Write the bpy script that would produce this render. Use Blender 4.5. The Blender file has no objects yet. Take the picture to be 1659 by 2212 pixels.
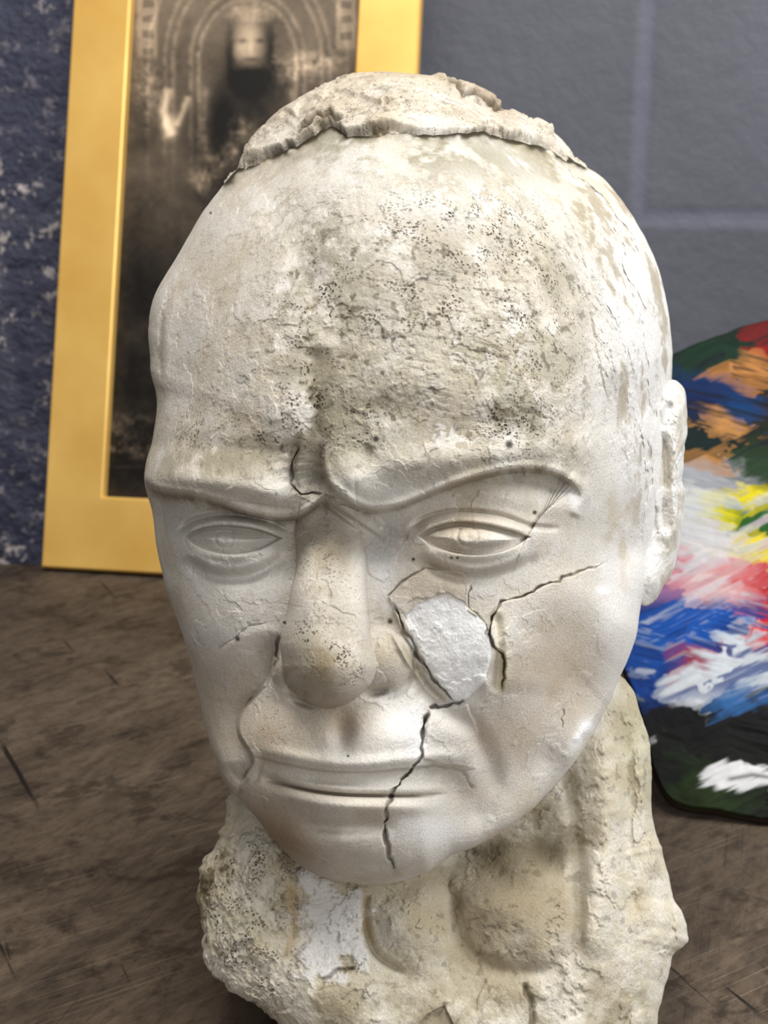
import bpy, numpy as np, math
from mathutils import Vector
rng=np.random.RandomState(7)
# ------------------------------------------------------------ survey (lens / station)
F=2600.0; CX,CY=829.5,1106.0; HC=0.34; PIT=math.radians(15)
cp,sp=math.cos(PIT),math.sin(PIT)
def unproj(u,v,d):
    u=np.asarray(u,float);v=np.asarray(v,float);d=np.asarray(d,float)
    dx=(u-CX)/F; dz=-(v-CY)/F
    return np.stack([dx*d,(cp+dz*sp)*d,HC+(-sp+dz*cp)*d],-1)
def proj(P):
    P=np.asarray(P,float); y=P[...,1]; z=P[...,2]-HC
    d=y*cp-z*sp; h=y*sp+z*cp
    return CX+F*P[...,0]/d, CY-F*h/d
# ------------------------------------------------------------ noise
TAB=rng.rand(65536)
def vnoise(P):
    I=np.floor(P).astype(np.int64); f=P-I; f=f*f*(3-2*f)
    out=0
    for a in (0,1):
        wa=f[:,0] if a else 1-f[:,0]
        for b in (0,1):
            wb=f[:,1] if b else 1-f[:,1]
            for c in (0,1):
                wc=f[:,2] if c else 1-f[:,2]
                h=((I[:,0]+a)*73856093)^((I[:,1]+b)*19349663)^((I[:,2]+c)*83492791)
                out=out+wa*wb*wc*TAB[(h^(h>>13))&0xFFFF]
    return out*2-1
def fbm(P,s,o=4,g=0.5):
    r=0;a=1;t=0
    for i in range(o):
        r=r+a*vnoise(P*s+i*17.3); t+=a; a*=g; s*=2.03
    return r/t
def uv3(U,V): return np.stack([U,V,np.zeros_like(U)],-1)
def sstep(a,b,x):
    t=np.clip((x-a)/(b-a),0,1); return t*t*(3-2*t)
def smax(a,b,k):
    h=np.clip(.5+.5*(a-b)/k,0,1); return b*(1-h)+a*h+k*h*(1-h)
# ------------------------------------------------------------ curve helpers
def cr(pts,n=8,closed=False):
    p=np.array(pts,float)
    if closed: q=np.vstack([p[-1],p,p[0],p[1]])
    else: q=np.vstack([2*p[0]-p[1],p,2*p[-1]-p[-2]])
    out=[]
    for i in range(1,len(q)-2):
        for k in range(n):
            t=k/n
            out.append(0.5*((2*q[i])+(-q[i-1]+q[i+1])*t+(2*q[i-1]-5*q[i]+4*q[i+1]-q[i+2])*t*t+(-q[i-1]+3*q[i]-3*q[i+1]+q[i+2])*t**3))
    if not closed: out.append(p[-1])
    return np.array(out)
def jag(pts,step=12,amp=4,seed=1):
    r=np.random.RandomState(seed); p=np.array(pts,float); out=[p[0]]
    for a,b in zip(p[:-1],p[1:]):
        n=max(1,int(np.hypot(*(b-a))/step))
        for k in range(1,n+1):
            q=a+(b-a)*k/n
            if k<n: q=q+r.randn(2)*amp
            out.append(q)
    return np.array(out)
def polyd(U,V,poly,margin=60):
    poly=np.asarray(poly,float)
    n=len(U); D=np.full(n,1e6); S=np.full(n,1e6); T=np.zeros(n)
    m=(U>poly[:,0].min()-margin)&(U<poly[:,0].max()+margin)&(V>poly[:,1].min()-margin)&(V<poly[:,1].max()+margin)
    idx=np.nonzero(m)[0]
    if len(idx)==0: return D,S,T
    u=U[idx];v=V[idx]; d=np.full(len(idx),1e6); s=np.ones(len(idx)); t=np.zeros(len(idx))
    L=np.hypot(*(poly[1:]-poly[:-1]).T); cum=np.concatenate([[0],np.cumsum(L)]); tot=cum[-1]
    for i in range(len(L)):
        if L[i]<1e-6: continue
        ax,ay=poly[i];bx,by=poly[i+1]; ex,ey=bx-ax,by-ay
        k=np.clip(((u-ax)*ex+(v-ay)*ey)/L[i]**2,0,1)
        dd=np.hypot(u-ax-k*ex,v-ay-k*ey)
        c=ex*(v-ay)-ey*(u-ax)
        mm=dd<d-1e-9
        d=np.where(mm,dd,d); s=np.where(mm,np.sign(c),s); t=np.where(mm,(cum[i]+k*L[i])/tot,t)
    D[idx]=d; S[idx]=d*s; T[idx]=t
    return D,S,T
def inside(U,V,poly):
    poly=np.asarray(poly,float); r=np.zeros(len(U),bool)
    x1,y1=poly[-1]
    for x2,y2 in poly:
        if y1!=y2:
            c=((y1>V)!=(y2>V))&(U<(x2-x1)*(V-y1)/(y2-y1)+x1); r^=c
        x1,y1=x2,y2
    return r
def polysd(U,V,poly,margin=80):
    poly=np.asarray(poly,float)
    D,_,_=polyd(U,V,np.vstack([poly,poly[:1]]),margin)
    ins=inside(U,V,poly)
    return np.where(ins,np.minimum(D,1e5),-D)
def blob(U,V,cx,cy,sx,sy,rot=0,p=2):
    a=math.radians(rot); x=U-cx;y=V-cy
    xr=(x*math.cos(a)+y*math.sin(a))/sx; yr=(-x*math.sin(a)+y*math.cos(a))/sy
    return np.exp(-((xr*xr+yr*yr)**(p/2)))
def taper(T,a=0.12): return sstep(0,a,T)*sstep(0,a,1-T)
def stroke(U,V,poly,w,tp=0.12):
    D,S,T=polyd(U,V,poly,w*3.5)
    return np.exp(-(D/w)**2)*(taper(T,tp) if tp>0 else 1)
def ledge(U,V,poly,rise,decay,tp=0.15,jit=0):
    D,S,T=polyd(U,V,poly,decay*3)
    return np.where(D<1e5,sstep(-rise*0.3,rise,S+jit)*np.exp(-(np.maximum(S,0)/decay)**2)*taper(T,tp),0)
# ------------------------------------------------------------ mesh helpers
def mesh_from(name,P,quads,tris=None,smooth=True):
    me=bpy.data.meshes.new(name)
    nt=0 if tris is None else len(tris)
    me.vertices.add(len(P)); me.vertices.foreach_set("co",P.astype(np.float32).ravel())
    nl=len(quads)*4+nt*3
    me.loops.add(nl)
    li=quads.ravel() if nt==0 else np.concatenate([quads.ravel(),tris.ravel()])
    me.loops.foreach_set("vertex_index",li.astype(np.int32))
    st=np.arange(len(quads))*4
    if nt: st=np.concatenate([st,len(quads)*4+np.arange(nt)*3])
    me.polygons.add(len(quads)+nt)
    me.polygons.foreach_set("loop_start",st.astype(np.int32))
    me.update(calc_edges=True)
    me.polygons.foreach_set("use_smooth",np.full(len(me.polygons),smooth))
    ob=bpy.data.objects.new(name,me); bpy.context.collection.objects.link(ob)
    return ob
def setcol(ob,C,name="Col"):
    a=ob.data.color_attributes.new(name,'FLOAT_COLOR','POINT')
    C4=np.concatenate([np.clip(C,0,1),np.ones((len(C),1))],1).astype(np.float32)
    a.data.foreach_set("color",C4.ravel())
def setf(ob,x,name):
    a=ob.data.attributes.new(name,'FLOAT','POINT'); a.data.foreach_set("value",x.astype(np.float32))
def lin(r,g,b):
    c=np.array([r,g,b])/255.; return np.where(c<=.04045,c/12.92,((c+.055)/1.055)**2.4)
def mixc(C,col,w):
    w=np.clip(w,0,1)[:,None]; return C*(1-w)+np.asarray(col)*w
class Relief:
    def __init__(s,outline,center,Dc,A,Bk,ctrl,nS,nR,nB,edge=0.5):
        o=np.array(outline,float); s.c=center
        th=np.arctan2(o[:,1]-center[1],o[:,0]-center[0]); R=np.hypot(o[:,0]-center[0],o[:,1]-center[1])
        i=np.argsort(th); s.th=th[i]; s.R=R[i]; s.D=o[i,2]
        s.tht=np.concatenate([s.th-2*np.pi,s.th,s.th+2*np.pi]); s.Rt=np.tile(s.R,3); s.Dt=np.tile(s.D,3)
        s.Dc,s.A,s.Bk=Dc,A,Bk
        if ctrl:
            c=np.array(ctrl,float)
            res=c[:,2]-s.base(c[:,0],c[:,1])
            bp=o[::max(1,len(o)//28)]; X=np.vstack([c[:,:2],bp[:,:2]])/1000; y=np.concatenate([res,np.zeros(len(bp))])
            r=np.linalg.norm(X[:,None]-X[None],axis=2)
            K=s.k(r)+1e-3*np.eye(len(X)); Q=np.hstack([np.ones((len(X),1)),X])
            M=np.block([[K,Q],[Q.T,np.zeros((3,3))]]); w=np.linalg.solve(M,np.concatenate([y,np.zeros(3)]))
            s.X=X;s.w=w
        else: s.X=None
        th=np.linspace(-np.pi,np.pi,nS,endpoint=False)
        t=np.linspace(0,1,nR+1)[1:]; sr=edge*t+(1-edge)*np.sin(t*np.pi/2)
        tb=np.linspace(1,0,nB+1)[1:]; sb=np.sin(tb*np.pi/2)
        s.nS=nS;s.nR=nR;s.nB=nB
        SS=np.concatenate([sr,sb]); 
        S,TH=np.meshgrid(SS,th,indexing='ij')
        S=S.ravel();TH=TH.ravel()
        front=np.repeat(np.concatenate([np.ones(nR),np.zeros(nB)]),nS)>0
        Rr=s.radius(TH)
        s.U=np.concatenate([[center[0]],center[0]+S*Rr*np.cos(TH)])
        s.V=np.concatenate([[center[1]],center[1]+S*Rr*np.sin(TH)])
        s.S=np.concatenate([[0],S]); s.TH=np.concatenate([[0],TH]); s.front=np.concatenate([[True],front])
        rr=(nR+nB); a=np.arange(rr-1)[:,None]*nS+np.arange(nS)[None]+1
        b=np.arange(rr-1)[:,None]*nS+(np.arange(nS)[None]+1)%nS+1
        s.quads=np.stack([a,a+nS,b+nS,b],-1).reshape(-1,4)
        j=np.arange(nS)
        s.tris=np.stack([np.zeros(nS,int),j+1,(j+1)%nS+1],-1)
        s.base_d=np.where(s.front,s.bth(s.S,s.TH),0)
        if s.X is not None: s.base_d=s.base_d+np.where(s.front,s.rbf(s.U,s.V),0)
        Db=s.depthb(s.TH); q=np.sqrt(np.clip(1-s.S**2,0,1))
        s.base_d=np.where(s.front,s.base_d,Db*s.S**2+Dc*(1-s.S**2)+Bk*q)
    def k(s,r): return np.where(r>1e-9,r*r*np.log(np.maximum(r,1e-9)),0)
    def radius(s,t): return np.interp(t,s.tht,s.Rt)
    def depthb(s,t): return np.interp(t,s.tht,s.Dt)
    def bth(s,S,TH): return s.depthb(TH)*S**2+s.Dc*(1-S**2)-s.A*np.sqrt(np.clip(1-S**2,0,1))
    def base(s,u,v):
        t=np.arctan2(v-s.c[1],u-s.c[0]); S=np.clip(np.hypot(u-s.c[0],v-s.c[1])/s.radius(t),0,1)
        return s.bth(S,t)
    def rbf(s,U,V):
        out=np.empty(len(U)); n=len(s.X)
        for i in range(0,len(U),100000):
            x=np.stack([U[i:i+100000],V[i:i+100000]],-1)/1000
            r=np.sqrt(((x[:,None]-s.X[None])**2).sum(2))
            out[i:i+100000]=s.k(r)@s.w[:n]+s.w[n]+x@s.w[n+1:]
        return out

# ============================================================ HEAD
OUT=[(850,158,.500),(930,165,.505),(1000,180,.505),(1055,205,.507),(1100,235,.51),(1165,264,.515),(1210,295,.52),(1250,340,.52),(1295,375,.52),(1335,420,.52),(1372,475,.522),(1405,540,.525),
(1430,610,.525),(1446,690,.525),(1452,780,.525),(1450,880,.525),(1445,970,.52),(1438,1060,.515),(1420,1160,.505),(1400,1250,.495),(1385,1310,.490),(1370,1390,.485),(1335,1475,.480),(1295,1560,.475),(1232,1658,.468),(1150,1748,.462),
(1080,1800,.458),(1030,1826,.456),(985,1842,.455),(950,1864,.455),(915,1887,.452),(860,1905,.45),(780,1911,.448),(700,1895,.447),(640,1862,.446),(590,1812,.445),(555,1765,.445),(520,1728,.446),(488,1695,.448),(462,1630,.45),(440,1560,.452),(415,1440,.454),
(385,1345,.456),(355,1260,.456),(338,1180,.455),(330,1110,.452),(312,1045,.448),(316,1000,.450),(330,940,.454),(339,868,.46),(326,800,.464),(322,700,.468),(340,625,.47),(388,545,.472),(440,455,.475),(495,370,.48),(535,318,.485),(590,265,.487),(640,225,.49),(715,178,.495),(790,157,.498)]
OUTr=cr(OUT,6,True)
nn=fbm(uv3(OUTr[:,0],OUTr[:,1]),1/40.,3); 
cen=np.array([850,1000.])
v=OUTr[:,:2]-cen; OUTn=OUTr.copy(); OUTn[:,:2]=cen+v*(1+0.004*nn[:,None])
CT=[(700,450,.405),(850,450,.400),(1050,450,.413),(560,500,.418),(1200,520,.432),
(700,700,.388),(900,700,.386),(1100,700,.397),(500,700,.403),(1250,700,.424),(1350,750,.450),(400,720,.425),
(690,950,.386),(500,1000,.393),(900,950,.386),(1100,970,.396),(1230,1000,.415),(380,1000,.408),(1350,1050,.452),(1410,1000,.482),
(700,1250,.398),(500,1300,.402),(400,1250,.420),(900,1280,.397),(1050,1300,.399),(1200,1300,.418),(1300,1250,.443),(1350,1200,.463),
(550,1500,.409),(465,1480,.423),(900,1500,.400),(1100,1500,.412),(1250,1480,.446),
(740,1620,.388),(600,1640,.396),(880,1640,.394),(1050,1650,.420),(1180,1640,.446),
(740,1800,.392),(620,1760,.404),(900,1780,.404),(1030,1760,.430),(765,1870,.410),
(850,300,.425),(700,320,.432),(1050,320,.440),(850,210,.450)]
CT=[(a,b,c+max(0,(b-1000))*2.0e-5) for a,b,c in CT]

LB=cr([(312,1030),(335,1058),(380,1068),(430,1074),(480,1090),(540,1108),(600,1119),(645,1114),(680,1092),(700,1066)],4)
RB=cr([(706,950),(700,1000),(712,1045),(745,1078),(795,1102),(850,1097),(910,1074),(970,1050),(1040,1028),(1120,1014),(1190,1020),(1235,1042),(1262,1080)],4)
LU=cr([(398,1160),(428,1143),(478,1135),(550,1142),(610,1162)],5); LL=cr([(398,1160),(438,1186),(495,1199),(555,1189),(610,1162)],5)
RU=cr([(901,1157),(938,1138),(990,1127),(1065,1135),(1146,1160)],5); RL=cr([(901,1157),(943,1184),(1020,1200),(1095,1189),(1146,1160)],5)
CRACKS=[ # pts,width,depth(mm),dark
 ([(925,1530),(913,1580),(912,1635),(885,1668),(852,1703),(836,1740),(832,1790),(838,1840),(856,1885)],3.4,3.5,.95),
 ([(900,1655),(950,1656),(1000,1668),(1025,1705)],2.5,1.0,.35),
 ([(1315,1212),(1230,1243),(1180,1262),(1130,1288),(1082,1300),(1063,1332),(1058,1370),(1066,1396),(1086,1412),(1090,1440),(1084,1500)],2.6,2.6,.8),
 ([(1005,1512),(965,1524),(925,1530)],3.0,3,.8),
 ([(645,960),(630,1005),(628,1045),(650,1068),(700,1066)],2.8,2.2,.65),
 ([(700,1066),(750,1090),(800,1102)],2.5,1.2,.3),
 ([(602,1370),(600,1425),(578,1475),(545,1510),(525,1530)],3,2,.5),
 ([(1216,1530),(1214,1575)],2.5,.8,.4),
 ([(1015,1260),(1010,1310),(1048,1345),(1058,1385)],2.5,1.2,.22),
 ([(845,1300),(870,1350),(905,1420),(945,1475),(985,1520)],3.0,3.0,.6),
 ([(470,1402),(530,1358),(580,1342)],2.0,.5,.35),
 ([(545,1640),(530,1690),(512,1722)],3,1.5,.3),
 ([(835,1290),(880,1250),(920,1226)],2,1.0,.3),
]
CRJ=[(jag(p,11,2.2,i+3),w,d,k) for i,(p,w,d,k) in enumerate(CRACKS)]
SHARD=jag([(838,1290),(880,1250),(920,1226),(1000,1236),(1016,1260),(1012,1310),(1050,1345),(1062,1400),(1050,1466),(1000,1520),(980,1518),(920,1450),(870,1370),(838,1290)],24,1.6,9)[:-1]
WSH=jag([(872,1332),(903,1304),(968,1280),(1004,1300),(1012,1320),(1052,1350),(1064,1402),(1052,1464),(1000,1520),(980,1518),(932,1462),(892,1398),(872,1332)],18,2.4,4)[:-1]
HP=[(488,384),(520,358),(560,344),(600,326),(650,304),(690,276),(715,266),(750,290),(800,285),(850,276),(905,286),(950,285),(1050,281),(1085,292),(1130,302),(1180,314),(1262,356)]
HPJ=jag(HP,12,1.8,11)
MLP=[(560,1678),(600,1690),(640,1701),(690,1711),(750,1717),(830,1719),(900,1719),(975,1716)]
def nose_field(U,V):
    vs=[1060,1090,1150,1250,1330,1390,1440,1480,1510,1535]
    Lx=np.interp(V,vs,[654,648,640,634,620,607,603,608,626,650]); Rx=np.interp(V,vs,[766,770,780,792,798,806,812,810,796,772])
    w=3*np.sin(V/37.)+2*np.sin(V/19.+1)
    Lx=Lx+w; Rx=Rx+.6*w
    hn=np.interp(V,[1000,1070,1150,1250,1350,1400,1440,1600],[0,3.0e-3,8.5e-3,15.5e-3,22e-3,26.5e-3,28.5e-3,28.5e-3])
    x=(U-(Lx+Rx)/2)/((Rx-Lx)/2)
    yb=np.clip((V-1410)/120,0,1.2)
    e=3.2-.9*sstep(1300,1450,V)
    r2=np.abs(x)**e+yb**2.6
    pr=np.clip(1-r2,0,1)**.56
    sk=np.exp(-(np.maximum(np.abs(x)-.95,0)/.30)**2)*sstep(1565,1490,V)
    return hn*(.85*pr+.15*sk)
def sculpt(U,V,P):
    b=lambda *a,**k: blob(U,V,*a,**k); st=lambda p,w,tp=.12: stroke(U,V,p,w,tp); H=np.zeros(len(U))
    # brows
    H+=6.0e-3*b(480,1050,190,32,6)+5.0e-3*b(1010,988,220,38,-7)+6.5e-3*b(765,1045,58,48,40)+5e-3*b(610,1078,62,36,10)
    H+=2.0e-3*st(LB-np.array([0,9]),9,.08)+1.5e-3*st(RB+np.array([3,-9]),9,.12)
    H+=-3.4e-3*st(cr([(690,740),(684,860),(680,940),(684,1010),(700,1062)]),24)
    H+=-3.0e-3*st(cr([(640,950),(632,1020),(645,1066)]),9)-1.5e-3*st(cr([(800,960),(790,1000),(770,1020)]),10)
    H+=-2.6e-3*b(850,885,110,40)+1.8e-3*b(560,880,110,60)+2.2e-3*b(1030,860,170,60)-2.5e-3*b(480,965,150,25,5)
    H+=-2e-3*b(660,560,50,140)
    # sockets
    H+=-15e-3*ledge(U,V,LB,8,110,.06)
    H+=-12.5e-3*ledge(U,V,RB,8,105,.14)
    H+=-6e-3*b(625,1150,34,60)-6.0e-3*b(808,1150,42,60)
    H+=10.5e-3*b(498,1172,122,50,0,3)+8.0e-3*b(1022,1164,140,54,0,3)
    H+=6.0e-3*b(1110,1074,110,34,10)+3e-3*b(470,1112,90,16,6)
    H+=-2.8e-3*st(cr([(876,1146),(922,1117),(990,1104),(1080,1113),(1150,1137),(1220,1142)]),6)
    H+=-3.2e-3*st(cr([(376,1154),(422,1122),(490,1112),(570,1123),(632,1150)]),6)
    for up,lo,g in ((LU,LL,1.5),(RU,RL,1.15)):
        poly=np.vstack([up,lo[::-1][1:-1]]); sd=polysd(U,V,poly,60)
        H+=g*(-3.4e-3*sstep(-2,5,sd)+4.2e-3*sstep(2,32,sd))
        H+=g*(1.7e-3*st(up-np.array([0,8]),8,.1)+.7e-3*st(lo+np.array([0,8]),9,.12))
    for (x,y,r) in ((1010,1158,22),(484,1164,19)):
        rr=np.hypot(U-x,V-y); H+=-.8e-3*np.exp(-((rr-r)/3.5)**2)*(V>y-16)-.7e-3*np.exp(-(rr/7)**2)
    H+=-3.2e-3*st(cr([(394,1204),(445,1238),(500,1249),(560,1236),(618,1196)]),13)+2.6e-3*st(cr([(398,1188),(445,1217),(500,1228),(560,1215),(612,1182)]),12)
    H+=-3.0e-3*st(cr([(900,1198),(950,1234),(1030,1252),(1110,1234),(1170,1194)]),14)+2.4e-3*st(cr([(905,1185),(950,1212),(1025,1229),(1100,1214),(1150,1183)]),12)
    H+=-1.6e-3*st(cr([(822,1135),(850,1150),(885,1160)]),7)
    # nose
    nf=nose_field(U,V)
    wing=10e-3*np.clip(1-(np.hypot((U-828)/66,(V-1424)/74))**2.0,0,1)**.8
    wl=8e-3*np.clip(1-(np.hypot((U-606)/24,(V-1440)/48))**2.1,0,1)**.6
    H+=smax(smax(nf,wing,6.0e-3),wl,2.0e-3)-1.7e-3
    H+=-1.8e-3*st(cr([(866,1360),(890,1392),(898,1440),(868,1492),(815,1510)]),9)
    H+=-8e-3*b(818,1494,24,9,-18)-4e-3*b(655,1518,26,8,20)
    # muzzle left contour against cheek
    ML_=cr([(603,1362),(600,1430),(565,1490),(524,1540),(518,1585),(548,1640),(530,1685),(508,1722)])
    D,S,T=polyd(U,V,ML_,230); 
    H+=-6.5e-3*np.where(D<1e5,sstep(-3,7,S)*np.exp(-(np.maximum(S,0)/55)**2)*taper(T,.12),0)
    H+=4.0e-3*b(510,1430,80,90,-30)+4e-3*b(440,1340,80,100)
    H+=3.2e-3*b(600,1590,80,50)+3.2e-3*b(850,1595,120,50)
    # nasolabial right
    H+=-4.5e-3*st(cr([(890,1420),(910,1470),(960,1530),(1020,1575),(1062,1660),(1060,1740)]),24,.2)
    H+=6e-3*b(1090,1410,110,85)+2e-3*b(1180,1300,120,60,-20)+5.0e-3*b(1140,1600,60,80)
    # philtrum, lips
    H+=-3.6e-3*b(740,1585,24,40)
    UL=cr([(546,1632),(620,1650),(700,1664),(790,1667),(880,1659),(960,1652),(1015,1656)])
    H+=2.4e-3*st(UL-np.array([0,18]),16)-4.4e-3*ledge(U,V,UL,4,52,.08)
    ML=cr(MLP)
    H+=1.4e-3*st(ML-np.array([0,14]),8)-4.8e-3*st(ML,3.8,.2)+3.6e-3*st(ML+np.array([5,24]),18,.22)
    H+=-3.2e-3*b(588,1684,24,14,15)-2.4e-3*b(990,1700,28,30)-2.5e-3*b(556,1668,9,26,20)
    H+=-4.0e-3*st(cr([(625,1776),(740,1788),(870,1782)]),16,.3)+5.5e-3*b(755,1842,130,38)
    H+=2e-3*b(900,1790,90,60)
    # temple / hairline right side ridges
    H+=2.5e-3*st(cr([(1225,1030),(1262,1060),(1240,1120)]),14)
    H+=-4.0e-3*st(cr([(1270,640),(1285,760),(1310,900),(1345,1020),(1360,1150),(1350,1250)]),30)
    H+=3e-3*b(1375,900,45,180)+2e-3*b(1330,1380,30,110,15)+1.6e-3*st(cr([(1330,1480),(1290,1545),(1240,1610)]),10)
    n1=fbm(P,45,5,.55); n2=fbm(P+3,130,4,.6); n3=fbm(P+9,420,3,.6)
    D,S,T=polyd(U,V,cr([(1125,300),(1180,390),(1235,500),(1268,630),(1290,780),(1320,900)]),360)
    H+=2.2e-3*np.where(D<1e5,sstep(2,-8,S+14*n1)*np.exp(-(D/110)**2)*taper(T,.15),0)
    H+=-1.8e-3*st(cr([(470,440),(420,560),(392,680),(384,800),(392,900)]),28)
    H+=-2.4e-3*st(cr([(372,610),(353,680),(348,770),(352,840)]),8,.2)
    H+=-2.6e-3*st(HPJ+np.array([0,5]),6,.04)
    # plates
    sd=polysd(U,V,SHARD,60)
    H+=3.0e-3*sstep(-1,3,sd)*(1-.6*sstep(840,1060,U+0.3*(V-1300)))
    sdw=polysd(U,V,WSH,60); H+=(-.6e-3+.5e-3*n2)*sstep(-2,2,sdw)
    D,S,T=polyd(U,V,cr(CRACKS[2][0]),200); H+=2.4e-3*np.where(D<1e5,sstep(2,-4,S)*np.exp(-(D/110)**2)*taper(T,.08),0)
    H+=-2.6e-3*st(cr([(1072,1320),(1075,1350),(1080,1400),(1074,1460),(1064,1500)]),11)
    H+=1.8e-3*st(np.array([(858,1350),(895,1420),(935,1478),(975,1518)])+np.array([-16,8]),5)
    H+=1.8e-3*b(1052,1478,16,20)
    sd2=polysd(U,V,cr([(440,1500),(470,1410),(530,1362),(582,1346),(603,1372),(598,1440),(560,1490),(500,1520)],4,True),60); H+=.6e-3*sstep(-3,14,sd2)
    sd3=polysd(U,V,jag([(925,1530),(1010,1520),(1035,1580),(1030,1660),(960,1656),(912,1640),(925,1530)],18,3,5)[:-1],60); H+=1.3e-3*sstep(-2,5,sd3)
    sd4=polysd(U,V,jag([(450,1075),(600,985),(632,960),(700,1000),(690,1070),(640,1100)],18,3,5),60); H+=.6e-3*sstep(-2,5,sd4)
    sd5=polysd(U,V,jag([(640,1070),(700,1064),(800,1104),(850,1150),(880,1170),(830,1260),(795,1240),(780,1150),(700,1100)],16,3,8),60); H+=.5e-3*sstep(-2,4,sd5)
    wv=1+1.3*fbm(uv3(U,V),1/18.,2)
    for p,w,d,k in CRJ:
        D,S,T=polyd(U,V,p,40); H+=-d*1e-3*np.exp(-(D/(w*np.clip(wv,.35,1.9)))**4)*taper(T,.08)
    # flaked layers & plaster roughness
    fh=sstep(1060,960,V)*sstep(330,430,V)
    sk=fbm(np.stack([U/70+V/200,V/7.5-U/40+3*n1,0*U],-1),1.,3,.6)
    skm=np.clip(blob(U,V,1000,720,230,230,0,4)+blob(U,V,1120,880,120,120)+.5*blob(U,V,560,800,120,180),0,1)
    H+=fh*(.42e-3*sstep(.02,.07,n1+.25*n2)+.28e-3*sstep(-.2,-.16,n1+.35*n2)+.14e-3*n2+.32e-3*n3*sstep(.0,.2,n1+.3))
    H+=skm*.20e-3*sk
    H+=.4e-3*n1+.16e-3*n2+.12e-3*n3
    fl=sstep(.18,.20,fbm(P+31,38,5,.6)); fl2=sstep(.15,.17,fbm(P+77,55,5,.6)); H+=(.32e-3*fl+.20e-3*fl2)*(1-fh)
    rough=np.clip(sstep(-20,40,U-np.interp(V,[300,390,500,630,780,900,1000,1200],[1125,1180,1235,1268,1290,1320,1350,1390]))*sstep(1350,1150,V),0,1)
    n4=fbm(P+41,26,4,.55)
    H+=rough*(2.6e-3*n4+1.8e-3*n1+1.0e-3*n2+.8e-3*sstep(.05,.08,n1+.4*n4))
    H+=sstep(372,350,U)*sstep(880,820,V)*(1.6e-3*n4+1.2e-3*n1)
    return H,n1,n2,n3,sk*skm,np.clip(fl+.6*fl2,0,1),rough

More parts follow.
